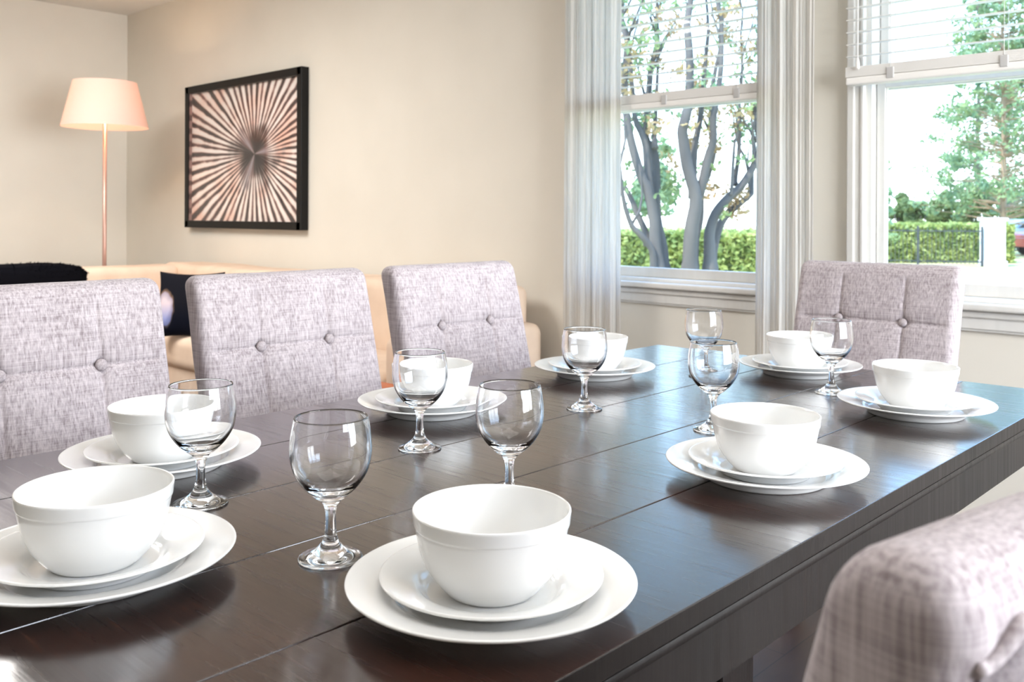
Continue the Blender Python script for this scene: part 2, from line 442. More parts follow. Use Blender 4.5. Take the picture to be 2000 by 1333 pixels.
def frame_ring(bm, inset, thick, z0, z1, bevel=0):
    a, b, c, d = TX0+ox+inset, TX1+ox-inset, TY0+oy+inset, TY1+oy-inset
    box(bm, a, a+thick, c, d, z0, z1, bevel); box(bm, b-thick, b, c, d, z0, z1, bevel)
    box(bm, a+thick, b-thick, c, c+thick, z0, z1, bevel); box(bm, a+thick, b-thick, d-thick, d, z0, z1, bevel)
bm = B(); frame_ring(bm, .006, .03, TZ-.038, TZ-.0265, .004); obj('edge_moulding', bm, apron_m, tb, autosmooth=40)
bm = B(); frame_ring(bm, .016, .022, TZ-.102, TZ-.022); obj('apron', bm, apron_m, tb)
for y in (-.45, .45):      # trestle legs under the middle of the top
    obj('leg', bx(-.06, .06, y-.06, y+.06, .07, TZ-.023, bevel=.006), apron_m, tb)
    obj('foot', bx(-.26, .26, y-.05, y+.05, 0, .07, bevel=.012), apron_m, tb)
obj('stretcher', bx(-.03, .03, -.39, .39, .16, .25, bevel=.004), apron_m, tb)

# ================================================================ chairs
CW = .444
def yfront(z): return .26-(.99-z)*.242
def tuft(x, z):
    """depth of the quilting grooves and dimples at width x and height z"""
    d = 0
    gx = (-.088, .088); gz = (.836, .636)
    for a in gx:
        d += .0045*exp(-((x-a)/.0040)**2)
        d += .0030*exp(-((x-a)/.020)**2)
    for b in gz:
        d += .0045*exp(-((z-b)/.0035)**2)
        d += .0028*exp(-((z-b)/.018)**2)
    for a in gx:
        for b in gz: d += .012*exp(-(((x-a)**2+(z-b)**2)/.013**2))
    ex = min(1, max(0, (CW/2-.012-abs(x))/.03)); ez = min(1, max(0, (.975-z)/.03))
    return d*ex*ez
def back_mesh(fold=False):
    T = .066; z0, z1 = .40, .99
    def fn(p):
        z = p.z+(z0+z1)/2; x = p.x; y = p.y
        f = max(0, min(1, (-y)/(T/2)))
        puff = .004*(1-(2*x/CW)**2)
        yy = yfront(z)+T/2+y
        if y < -T/2+.014: yy += tuft(x, z)-puff
        w = .0016*noise.noise(Vector((x*9, z*9, y*9)))
        xx = x*(1-.012*max(0, (z-.75)))
        arch = .013*(abs(y)/(T/2))**2.2*max(0, min(1, (z-.90)/.07))
        return Vector((xx+w, yy+w, z+w*.7-arch))
    return rbox(CW, T, z1-z0, .020, (150, 5, 180), fn)
def make_chair(label, group):
    t = empty('dining_chair', (0, 0, 0), 0, label, 'chair', group)
    obj('backrest', back_mesh(), linen_m, t, smooth=True)
    def sfn(p):
        q = p.copy()
        if q.z > 0: q.z += .010*(1-(2*p.x/CW)**2)*(1-(2*p.y/.5)**2)
        return q+Vector((0, -.08, .435))
    obj('seat', rbox(CW, .50, .10, .02, (12, 12, 3), sfn), linen_m, t, smooth=True)
    for a in (-.088, .088):
        for b in (.836, .636):
            bm = B(); lathe(bm, smooth_prof([(0, .0062), (.006, .0054), (.0105, .002), (.0112, -.003), (.009, -.005)], 4), 24)
            bmesh.ops.rotate(bm, verts=bm.verts, cent=(0, 0, 0), matrix=Matrix.Rotation(radians(90-13.6), 3, 'X'))
            bmesh.ops.translate(bm, verts=bm.verts, vec=(a, yfront(b)+.004, b))
            obj('button', bm, button_m, t, smooth=True)
    for sx in (-1, 1):
        for y in (-.30, .115):
            bm = B(); box(bm, sx*(CW/2-.035)-.019, sx*(CW/2-.035)+.019, y-.019, y+.019, 0, .39)
            for v in bm.verts:
                if v.co.z < .1:
                    v.co.x = sx*(CW/2-.035)+(v.co.x-sx*(CW/2-.035))*.72
                    if y > 0: v.co.y += .05
            obj('leg', bm, leg_m, t)
    return t
ch = make_chair('grey linen chair at the left edge, back cut by the frame', 'grey tufted chairs around the dining table')
ch.location = (-1.515, .650, 0); ch.rotation_euler = (0, 0, pi/2)
for (x, y, rz, lab) in [(-1.515, 1.166, pi/2, 'grey linen tufted chair in the middle of the left row'),
                        (-1.515, 1.690, pi/2, 'grey linen tufted chair in the left row nearest the windows'),
                        (-1.014, 2.29, 0, 'shaded mauve grey tufted chair at the far head of the table')]:
    c = copy_tree(ch); c.location = (x, y, 0); c.rotation_euler = (0, 0, rz); c['label'] = lab
# the chair in the right foreground is seen from behind: seam and loosely gathered flap on its back
c = copy_tree(ch); c.location = (-.383, .649, 0); c.scale = (1, 1, .995); c.rotation_euler = (0, 0, radians(-102)); c['label'] = 'blurred grey chair back in the bottom right corner'
bm = B(); N = 140; rows = []
for j in range(26):
    v = j/25; row = []
    for i in range(N+1):
        u = -CW/2+.02+(CW-.04)*i/N
        z = .955-.006*sin(u*105)*(1-v*.3)-v*.16
        bulge = .0075+.0045*sin(u*105+.8)*exp(-v*3)+.0035*noise.noise(Vector((u*14, v*6, 2)))
        if j == 0: bulge = .0015
        row.append(bm.verts.new((u, yfront(z)+.066+bulge-.001, z)))
    rows.append(row)
for a, b in zip(rows, rows[1:]):
    for i in range(N): bm.faces.new((a[i], a[i+1], b[i+1], b[i]))
bmesh.ops.solidify(bm, geom=bm.faces[:], thickness=.002)
obj('rear_flap', bm, linen_m, c, smooth=True)
bm = B(); tube(bm, [(-CW/2+.018+(CW-.036)*i/120, yfront(.957)+.066+.004+.0022*sin(i*.46), .957+.0065*sin(i*.40+1)) for i in range(121)], .0036, 8)
obj('piping', bm, linen_m, c, smooth=True)

# ================================================================ tableware
def dinner_prof():
    up = smooth_prof([(0, .0062), (.070, .0062), (.084, .0085), (.093, .0150), (.112, .0205), (.1335, .0253)], 6)
    lip = [(.1347, .0251), (.1350, .0240), (.1342, .0228)]
    dn = smooth_prof([(.132, .0220), (.112, .0170), (.096, .0120), (.089, .0075), (.083, .0010), (.080, .0)], 5)
    return up+lip+dn+[(.078, .0012), (.076, .0030), (0, .0032)]
def salad_prof():
    up = smooth_prof([(0, .0050), (.052, .0050), (.063, .0078), (.071, .0140), (.085, .0190), (.1028, .0235)], 6)
    lip = [(.1037, .0233), (.1040, .0222), (.1034, .0211)]
    dn = smooth_prof([(.101, .0204), (.085, .0160), (.072, .0110), (.064, .0050), (.060, .0006), (.056, .0)], 5)
    return up+lip+dn+[(.053, .0012), (.051, .0024), (0, .0026)]
def bowl_prof():
    outp = smooth_prof([(.038, .0), (.042, .0014), (.0505, .0100), (.0600, .0230), (.0668, .0390), (.0705, .0560), (.0715, .0620)], 6)
    band = [(.0717, .0628), (.0726, .0633)]+smooth_prof([(.0729, .0642), (.0734, .0690), (.0740, .0748)], 3)
    lip = [(.0739, .0762), (.0729, .0770), (.0718, .0763)]
    inn = smooth_prof([(.0712, .0720), (.0692, .0570), (.0650, .0400), (.0575, .0240), (.0440, .0105), (.026, .0058), (0, .0050)], 6)
    return [(0, .0022), (.033, .0022), (.034, .0)]+outp+band+lip+inn
def glass_prof():
    outp = smooth_prof([(.0315, .0), (.0333, .0009), (.0330, .0022)], 3) + smooth_prof([(.0325, .0027), (.0240, .0052), (.0150, .0110), (.0092, .0180), (.0066, .0250), (.0056, .036), (.0054, .046), (.0068, .0545), (.0105, .0605),
        (.0195, .0675), (.0300, .0780), (.0385, .0920), (.0423, .1080), (.0424, .1210), (.0408, .1360), (.0385, .1476)], 6)
    lip = [(.03835, .1484), (.0376, .1488), (.0369, .1483)]
    inn = smooth_prof([(.0368, .1474), (.0391, .1360), (.0406, .1210), (.0404, .1080), (.0366, .0930), (.0280, .0805), (.0180, .0740), (.009, .0716), (0, .0710)], 6)
    return [(0, .0018), (.012, .0014), (.028, .0004)]+outp+lip+inn
S = [(-.6014, .6163), (-.9350, .3912), (-1.2642, .6235), (-1.2587, 1.1333), (-1.2823, 1.6423), (-.9631, 1.9920), (-.6166, 1.7384), (-.6162, 1.1702)]
where = ['at the bottom centre of the view', 'cut by the left edge of the view', 'before the leftmost chair',
         'before the middle chair of the left row', 'before the left row chair nearest the windows',
         'at the far head before the dark mauve chair', 'on the right side nearest the windows', 'in the middle of the right side']
dp = obj('dinner_plate', lathe(B(), dinner_prof(), 128), china_m, smooth=True, label='x', cat='plate', group='large white dinner plates')
sp_ = obj('salad_plate', lathe(B(), salad_prof(), 112), china_m, smooth=True, label='x', cat='plate', group='small white plates stacked on the dinner plates')
bw = obj('soup_bowl', lathe(B(), bowl_prof(), 112), china_m, smooth=True, label='x', cat='bowl', group='white bowls on the place settings')
bowl_off = [(0, 0), (0, 0), (0, 0), (0, 0), (0, 0), (0, 0), (0, 0), (0, 0)]
for i, (x, y) in enumerate(S):
    d = dp if i == 0 else dp.copy(); s = sp_ if i == 0 else sp_.copy(); b = bw if i == 0 else bw.copy()
    for o in (d, s, b):
        if i: C.collection.objects.link(o)
    d.location = (x, y, TZ); s.location = (x, y, TZ+.0064); b.location = (x+bowl_off[i][0], y+bowl_off[i][1], TZ+.0116)
    d['label'] = 'large white dinner plate '+where[i]; s['label'] = 'small white plate under the bowl '+where[i]; b['label'] = 'round white bowl '+where[i]
G = [(-.7982, .5768), (-1.0647, .5738), (-1.0747, .9419), (-.7887, .8392), (-1.0746, 1.3459), (-.8124, 1.3632), (-.8115, 1.8197), (-1.1002, 1.8041)]
gw = ['nearest and largest in view, left of the front plate', 'in front of the bowl before the leftmost chair', 'in front of the bowl before the middle left chair',
      'standing just behind the front centre bowl', 'beside the bowl before the chair nearest the windows', 'behind the bowl of the middle right place setting',
      'in front of the mauve chair at the far end', 'farthest back at mid table, partly behind another glass']
wg = obj('wine_glass', lathe(B(), glass_prof(), 96), glass_m, smooth=True, label='x', cat='wine glass', group='clear wine glasses on the table')
for i, (x, y) in enumerate(G):
    o = wg if i == 0 else wg.copy()
    if i: C.collection.objects.link(o)
    o.location = (x, y, TZ+.0002); o['label'] = 'empty clear wine glass '+gw[i]

# ================================================================ framed picture
PX0, PX1, PZ0, PZ1, PD = -6.462, -4.955, 1.012, 2.050, .057
pf = empty('framed_picture', ((PX0+PX1)/2, WY, (PZ0+PZ1)/2), 0, 'black framed picture of a radiating starburst pattern on the wall', 'picture')
hx, hz = (PX1-PX0)/2, (PZ1-PZ0)/2; fw = .052; fwx = .085
blk = plain('black_frame', (.004, .0035, .003), .45, Specular_IOR_Level=.25)
bm = B()
for s in (-1, 1):
    a, b = sorted((s*hx, s*(hx-fwx*.62))); box(bm, a, b, -PD, -.001, -hz, hz, bevel=.003)
    a, b = sorted((s*hz, s*(hz-fw))); box(bm, -hx+.01, hx-.01, -PD, -.001, a, b, bevel=.003)
obj('frame', bm, blk, pf)
q = M('starburst_print'); q.set(Roughness=.3)
t = q.n('TexCoord'); sx = q.n('SeparateXYZ'); q.l(t, 'Object', sx, 0)
def mth(op, a, b=None, c=None):
    x = q.n('Math', operation=op)
    for i, v in enumerate((a, b, c)):
        if v is None: continue
        if isinstance(v, (int, float)): x.inputs[i].default_value = v
        else: q.l(v[0], v[1], x, i)
    return (x, 0)
X_ = mth('MULTIPLY', mth('SUBTRACT', (sx, 'X'), .16), .72); Z_ = mth('ADD', (sx, 'Z'), .01)
ang = mth('ARCTAN2', Z_, X_); rad = mth('SQRT', mth('ADD', mth('MULTIPLY', X_, X_), mth('MULTIPLY', Z_, Z_))); rad0 = rad
mpn = q.n('Mapping'); q.l(t, 'Object', mpn, 0); nn = q.noise(mpn, 4.5, 2, .5); n2 = q.noise(mpn, 9, 3, .6)
wob = mth('MULTIPLY', (nn, 'Fac'), 2.2)
rad = mth('MULTIPLY', rad0, mth('ADD', mth('MULTIPLY', (nn, 'Fac'), 1.7), .15))
# spokes: light wedges on dark, thinner outside
sp1 = mth('SINE', mth('ADD', mth('MULTIPLY', ang, 56), wob)); sp2 = mth('SINE', mth('ADD', mth('MULTIPLY', ang, 31), mth('MULTIPLY', wob, 2)))
spk = mth('ADD', mth('MULTIPLY', sp1, .62), mth('MULTIPLY', sp2, .28))
edge = mth('MULTIPLY', mth('SUBTRACT', rad, .12), 5.0)
v = mth('ADD', mth('ADD', spk, mth('MULTIPLY', mth('MINIMUM', mth('MAXIMUM', edge, -.6), .40), 1.35)), mth('MULTIPLY', mth('SUBTRACT', (n2, 'Fac'), .5), 1.1))
mr = q.n('MapRange'); q.l(v[0], 0, mr, 0); mr.inputs[1].default_value = -.62; mr.inputs[2].default_value = 1.35
rmp = q.ramp(mr, 0, [(.0, (.008, .007, .009)), (.30, (.05, .03, .03)), (.46, (.16, .07, .06)), (.56, (.60, .42, .37)), (.68, (.86, .77, .71)), (1.0, (.92, .87, .84))])
# copper patches and a bluish centre
n3 = q.noise(mpn, 3.1, 2, .5); cr_ = q.ramp(n3, 'Fac', [(.50, (0, 0, 0)), (.68, (.55, .55, .55))])
mx = q.n('Mix', data_type='RGBA', blend_type='MULTIPLY'); q.l(cr_, 0, mx, 0); q.l(rmp, 0, mx, 6); mx.inputs[7].default_value = (.95, .50, .34, 1)
cen = q.n('MapRange'); q.l(rad[0], 0, cen, 0); cen.inputs[1].default_value = .11; cen.inputs[2].default_value = .23; cen.inputs[3].default_value = .92; cen.inputs[4].default_value = 0
mx2 = q.n('Mix', data_type='RGBA'); q.l(cen, 0, mx2, 0); q.l(mx, 2, mx2, 6)
spc = mth('SINE', mth('ADD', mth('MULTIPLY', ang, 3.0), 1.1)); spm = q.n('MapRange'); q.l(spc[0], 0, spm, 0); spm.inputs[1].default_value = -.6; spm.inputs[2].default_value = 1.2
cr2 = q.ramp(spm, 0, [(.0, (.006, .006, .009)), (.55, (.03, .026, .03)), (.8, (.16, .10, .10)), (1, (.50, .50, .56))]); q.l(cr2, 0, mx2, 7)
q.l(mx2, 2, q.b, 'Base Color'); obj('print', bx(-hx+.04, hx-.04, -.028, -.022, -hz+.04, hz-.04), q.m, pf)
side = M('frame_inner_side'); side.set(Roughness=.35); mp = side.coord((1, 1, 1)); wv = side.n('TexWave', bands_direction='Z'); side.l(mp, 0, wv, 'Vector'); wv.inputs['Scale'].default_value = 3.2; wv.inputs['Distortion'].default_value = 2; wv.inputs['Detail'].default_value = 2
r_ = side.ramp(wv, 'Fac', [(.2, (.12, .06, .055)), (.6, (.40, .24, .21))]); side.l(r_, 0, side.b, 'Base Color')
for s in (-1, 1):
    a, b = sorted((s*(hx-fwx*.62), s*(hx-fwx*.62-.005))); obj('inner_lining', bx(a, b, -.048, -.021, -hz+.05, hz-.05), side.m, pf)
obj('glazing', bx(-hx+.05, hx-.05, -.0505, -.0490, -hz+.05, hz-.05), pane('picture_glass', lo=.012), pf)

# ================================================================ floor lamp
LX, LY = -6.38, 2.72
lp = empty('floor_lamp', (LX, LY, 0), 0, 'copper floor lamp with a glowing blush drum shade in the corner', 'lamp')
sh = M('lamp_shade_fabric'); sh.set(Base_Color=(.92, .74, .70, 1), Roughness=.8)
tl = sh.n('BsdfTranslucent'); tl.inputs[0].default_value = (.95, .80, .70, 1); ms = sh.n('MixShader'); ms.inputs[0].default_value = .45
sh.l(sh.b, 0, ms, 1); sh.l(tl, 0, ms, 2); sh.l(ms, 0, sh.o, 0)
zb, zt, rb, rt = 1.705, 2.015, .280, .204
bm = lathe(B(), [(rb, zb), (rb-.002, zb), (rt-.002, zt), (rt, zt)], 72, closed=True)
shade = obj('lamp_shade', bm, sh.m, lp, autosmooth=40)
pole_m = plain('copper_pole', (.62, .38, .31), .35, Metallic=.55)
bm = B(); tube(bm, [(0, 0, .02), (0, 0, 1.80)], .0135, 16); obj('pole', bm, pole_m, lp, smooth=True)
obj('base', lathe(B(), [(0, 0), (.15, 0), (.152, .012), (.14, .022), (.02, .028), (0, .028)], 48), pole_m, lp, smooth=True)
bu = M('warm_bulb'); bu.set(Base_Color=(1, .8, .6, 1)); bu.b.inputs['Emission Color'].default_value = (1, .62, .30, 1); bu.b.inputs['Emission Strength'].default_value = 25
obj('bulb', lathe(B(), smooth_prof([(0, 1.80), (.014, 1.805), (.03, 1.845), (.022, 1.875), (0, 1.885)], 4), 24), bu.m, lp, smooth=True)
bm = B()
for k in range(3):
    a = k*2*pi/3; tube(bm, [(0, 0, 1.80), (cos(a)*(rt+.02), sin(a)*(rt+.02), 1.84)], .003, 6)
obj('shade_spider', bm, pole_m, lp)
light('floor_lamp_bulb_light', 'POINT', (LX, LY, 1.86), 17, (1, .70, .46)).data.shadow_soft_size = .04

# ================================================================ sofa
so = empty('sectional_sofa', (-4.6, 2.7, 0), 0, 'cream and peach L-shaped sofa in the corner behind the chairs', 'sofa')
sq = M('cream_upholstery'); sq.set(Roughness=.85); mp = sq.coord((1, 1, 1)); nz = sq.noise(mp, 6, 4); r_ = sq.ramp(nz, 'Fac', [(.3, (.66, .50, .38)), (.7, (.76, .60, .47))]); sq.l(r_, 0, sq.b, 'Base Color'); n2 = sq.noise(mp, 120, 3); sq.bump(n2, 'Fac', .2, .002)
sofa_m = sq.m
def cush(x0, x1, y0, y1, z0, z1, r=.05, puff=.015):
    sx_, sy_, sz_ = x1-x0, y1-y0, z1-z0
    def fn(p):
        k = puff*(1-(2*p.x/sx_)**2)*(1-(2*p.y/sy_)**2)
        q = p.copy(); q.z += k*(p.z/(sz_/2)); q += Vector((.006*noise.noise(p*4), .006*noise.noise(p*4+Vector((5, 0, 0))), .008*noise.noise(p*3+Vector((0, 9, 0)))))
        return q+Vector(((x0+x1)/2+4.6, (y0+y1)/2-2.7, (z0+z1)/2))
    return rbox(sx_, sy_, sz_, min(r, sz_/2.2, sy_/2.2), (16, 10, 6), fn)
obj('back_cushion', cush(-6.12, -4.55, 3.0, 3.33, .30, .777, .05, .0), sofa_m, so, smooth=True)
obj('back_cushion', cush(-4.54, -2.99, 3.0, 3.33, .30, .775, .05, .0), sofa_m, so, smooth=True)
obj('back_cushion', cush(-6.13, -5.87, .9, 3.02, .30, .770, .05, .0), sofa_m, so, smooth=True)
obj('seat_cushion', cush(-5.88, -4.45, 2.5, 3.02, .24, .425), sofa_m, so, smooth=True)
obj('seat_cushion', cush(-4.44, -3.10, 2.5, 3.02, .24, .425), sofa_m, so, smooth=True)
obj('seat_cushion', cush(-5.88, -5.20, .95, 2.49, .24, .425), sofa_m, so, smooth=True)
obj('base', bx(-5.93+4.6, -3.06+4.6, 2.53-2.7, 3.32-2.7, .07, .25, bevel=.01), sofa_m, so)
obj('base', bx(-5.93+4.6, -5.10+4.6, .92-2.7, 2.53-2.7, .07, .25, bevel=.01), sofa_m, so)
obj('armrest', cush(-3.10, -2.90, 2.5, 3.33, .07, .60), sofa_m, so, smooth=True)
for x, y in ((-5.85, 3.25), (-3.0, 3.25), (-3.0, 2.6), (-5.85, 1.0), (-5.2, 1.0)):
    obj('leg', bx(x+4.6-.025, x+4.6+.025, y-2.7-.025, y-2.7+.025, 0, .075), leg_m, so)

# black furry cushion on top of the sofa back
fur_m = plain('black_fur', (.003, .003, .005), .95, Specular_IOR_Level=.08)
bm = B(); r = bmesh.ops.create_icosphere(bm, subdivisions=5, radius=1)
for v in bm.verts:
    p = v.co.copy()
    s = Vector([math.copysign(abs(c)**.55, c) for c in p])
    n_ = 1+.05*noise.noise(p*3)+.04*noise.noise(p*9)
    v.co = Vector((s.x*.085, s.y*.42, s.z*.105))*n_
rnd = random.Random(3); base = [(v.co.copy(), v.co.normalized()) for v in bm.verts]
for k in range(4200):
    p, nrm = rnd.choice(base)
    d = (nrm+Vector((rnd.uniform(-.6, .6), rnd.uniform(-.6, .6), rnd.uniform(-.6, .6)))).normalized()
    sd = d.orthogonal().normalized()*.0022; L = rnd.uniform(.006, .014)
    bm.faces.new((bm.verts.new(p-sd), bm.verts.new(p+sd), bm.verts.new(p+d*L)))
obj('fur_cushion', bm, fur_m, None, (-5.755, 1.91, .715), label='black furry cushion leaning on the sofa back at the left edge', cat='cushion', smooth=True)

# black printed pillow standing on the seat
pm = M('black_printed_pillow'); pm.set(Roughness=.9, Specular_IOR_Level=.12)
t = pm.n('TexCoord'); mpp = pm.n('Mapping'); pm.l(t, 'Object', mpp, 0); mpp.inputs['Location'].default_value = (1.6, 0, .25); mpp.inputs['Scale'].default_value = (13.5, 0, 8)
gr = pm.n('TexGradient', gradient_type='SPHERICAL')
nz = pm.noise(mpp, 1.1, 2, .5); va = pm.n('VectorMath', operation='MULTIPLY_ADD'); pm.l(nz, 'Color', va, 0); va.inputs[1].default_value = (.7, 0, .5); va.inputs[2].default_value = (-.35, 0, -.25)
vb = pm.n('VectorMath', operation='ADD'); pm.l(va, 0, vb, 0); pm.l(mpp, 0, vb, 1); pm.l(vb, 0, gr, 0)
r_ = pm.ramp(gr, 0, [(.10, (.006, .006, .010)), (.22, (.16, .10, .07)), (.30, (.35, .30, .36)), (.6, (.62, .52, .56))]); 
sxz = pm.n('SeparateXYZ'); pm.l(t, 'Object', sxz, 0); rz_ = pm.ramp(sxz, 'Z', [(.0, (1, 1, 1)), (.04, (1, 1, 1))]); rz_.color_ramp.elements[0].color = (.45, .6, 1, 1)
mz = pm.n('MapRange'); pm.l(sxz, 'Z', mz, 0); mz.inputs[1].default_value = -.09; mz.inputs[2].default_value = .0; pm.l(mz, 0, rz_, 0); rz_.color_ramp.elements[1].position = 1
mm = pm.n('Mix', data_type='RGBA', blend_type='MULTIPLY'); mm.inputs[0].default_value = 1; pm.l(r_, 0, mm, 6); pm.l(rz_, 0, mm, 7); pm.l(mm, 2, pm.b, 'Base Color')
bm = B(); N = 28; gs = []
for side_ in (-1, 1):
    g_ = []
    for i in range(N+1):
        row = []
        for j in range(N+1):
            u, v_ = -1+2*i/N, -1+2*j/N
            th = .075*((1-u*u)*(1-v_*v_))**.42
            k = 1-.075*((1-u*u)+(1-v_*v_))+.05
            row.append(bm.verts.new((u*.19*(1-.09*(1-v_*v_))*1.0, side_*th, v_*.19*(1-.09*(1-u*u)))))
        g_.append(row)
    gs.append(g_)
for g_ in gs:
    for i in range(N):
        for j in range(N): bm.faces.new((g_[i][j], g_[i+1][j], g_[i+1][j+1], g_[i][j+1]))
bmesh.ops.remove_doubles(bm, verts=bm.verts, dist=1e-5); bmesh.ops.recalc_face_normals(bm, faces=bm.faces)
pl = obj('throw_pillow', bm, pm.m, None, (-4.905, 2.57, .60), smooth=True, label='square black pillow with a pale printed shape on the sofa', cat='pillow')
pl.rotation_euler = (radians(-14), 0, radians(40))

# small red-brown wooden coffee table behind the chairs
ct = empty('coffee_table', (-2.9, 2.25, 0), 0, 'low reddish wooden table glimpsed between two chairs before the sofa', 'table')
rw = noisy('reddish_wood', (.42, .09, .03), (.55, .15, .05), .4, 20, stretch=(.2, 1, 1))
obj('tabletop', bx(-.19, .22, -.30, .14, .408, .436, bevel=.004), rw, ct)
for x in (-.16, .19):
    for y in (-.27, .11): obj('leg', bx(x-.018, x+.018, y-.018, y+.018, 0, .408), rw, ct)

# ================================================================ outside
GZ0 = -.45
lawn_m = noisy('lawn_grass', (.44, .38, .13), (.54, .46, .24), .95, 1.5)
bm = B(); bmesh.ops.create_grid(bm, x_segments=60, y_segments=60, size=60)
for v in bm.verts: v.co.z = .05*noise.noise(Vector((v.co.x*.2, v.co.y*.2, 0)))
obj('lawn', bm, lawn_m, None, (-8, 64.2, GZ0), kind='structure')
def leafmat(name, a, b, tr=.35):
    q = M(name); q.set(Roughness=.6); mp = q.coord((1, 1, 1)); nz = q.noise(mp, 2.4, 4, .7); r = q.ramp(nz, 'Fac', [(.32, a), (.68, b)]); q.l(r, 0, q.b, 'Base Color')
    tl = q.n('BsdfTranslucent'); q.l(r, 0, tl, 0); ms = q.n('MixShader'); ms.inputs[0].default_value = tr; q.l(q.b, 0, ms, 1); q.l(tl, 0, ms, 2); q.l(ms, 0, q.o, 0); return q.m
hedge_m = leafmat('hedge_leaves', (.18, .27, .07), (.56, .58, .18)); pine_m = leafmat('pine_needles', (.14, .27, .17), (.34, .42, .17))
tan_m = leafmat('dry_leaves', (.42, .26, .14), (.55, .42, .20)); green_m = leafmat('sparse_green_leaves', (.16, .30, .18), (.38, .44, .16))
bush_m = leafmat('dark_bush_leaves', (.12, .20, .09), (.28, .34, .12))
bark_m = noisy('grey_bark', (.07, .064, .062), (.15, .132, .118), .9, 6, stretch=(1, 1, .25), bump=.3, bd=.01)
bark2_m = noisy('tan_bark', (.26, .18, .12), (.38, .28, .19), .9, 6, stretch=(1, 1, .25))
def leaf(bm, c, s, rnd, flat=.5):
    d = Vector((rnd.gauss(0, 1), rnd.gauss(0, 1), rnd.gauss(0, 1))).normalized(); a = d.orthogonal().normalized(); a.rotate(Matrix.Rotation(rnd.random()*6.3, 3, d)); b = d.cross(a)
    bm.faces.new((bm.verts.new(c-a*s), bm.verts.new(c-b*s*flat+d*s*.15), bm.verts.new(c+a*s), bm.verts.new(c+b*s*flat+d*s*.15)))
def clump(bm, c, R, n, s, rnd, squash=.7):
    for _ in range(n):
        d = Vector((rnd.gauss(0, 1), rnd.gauss(0, 1), rnd.gauss(0, 1))); d = d.normalized()*R*rnd.random()**.45; d.z *= squash
        leaf(bm, c+d, s*rnd.uniform(.7, 1.3), rnd)
def hedge(p0, p1, h, w, label, seed, n=9000, s=.06):
    rnd = random.Random(seed); p0, p1 = Vector(p0), Vector(p1); L = (p1-p0).length
    t = empty('hedge', p0, math.atan2((p1-p0).y, (p1-p0).x), label, 'hedge')
    bm = B(); box(bm, 0, L, -w/2+.08, w/2-.08, 0, h-.08); obj('branch_core', bm, bush_m, t)
    bm = B()
    for _ in range(n):
        f = rnd.random()
        if f < .7: c = Vector((rnd.uniform(0, L), -w/2+rnd.gauss(0, .05), rnd.uniform(0, h)))
        else: c = Vector((rnd.uniform(0, L), rnd.uniform(-w/2, w/2), h+rnd.gauss(0, .04)-.02))
        leaf(bm, c, s*rnd.uniform(.7, 1.4), rnd, .6)
    obj('foliage', bm, hedge_m, t, kind='stuff')
hedge((-16.5, 14.6, GZ0), (-8.2, 19.2, GZ0), 1.17, .9, 'clipped hedge behind the bare multi stemmed tree', 1, 14000, .07)
hedge((-14.6, 29.6, GZ0), (-9.2, 34.4, GZ0), 1.25, .9, 'clipped hedge behind the black fence beside the white pillar', 2, 12000, .09)
# white pillar
pl_ = empty('gate_pillar', (-8.80, 31.4, GZ0), YAW, 'white masonry pillar at the end of the hedge', 'pillar')
wq = noisy('white_masonry', (.78, .77, .74), (.86, .85, .82), .8, 8)
obj('shaft', bx(-.27, .27, -.27, .27, 0, 1.42, bevel=.01), wq, pl_); obj('cap', bx(-.33, .33, -.33, .33, 1.42, 1.52, bevel=.02), wq, pl_); obj('plinth', bx(-.31, .31, -.31, .31, 0, .18, bevel=.01), wq, pl_)
# black fence in front of the hedge
fp0, fp1 = Vector((-14.2, 28.9, GZ0)), Vector((-8.98, 31.15, GZ0)); d = fp1-fp0; L = d.length
fe = empty('fence', fp0, math.atan2(d.y, d.x), 'black metal picket fence running to the white pillar', 'fence')
fm = plain('black_metal', (.035, .04, .045), .5)
for k in range(4): obj('post', bx(k*L/3-.03-(.05 if k == 3 else 0), k*L/3+.03-(.05 if k == 3 else 0), -.03, .03, 0, 1.25), fm, fe)
bm = B()
for z in (.12, 1.08): box(bm, 0, L-.05, -.015, .015, z, z+.035)
obj('rail', bm, fm, fe)
bm = B(); k = .12
while k < L-.1: box(bm, k-.008, k+.008, -.008, .008, .05, 1.2); k += .12
obj('pickets', bm, fm, fe, kind='stuff')

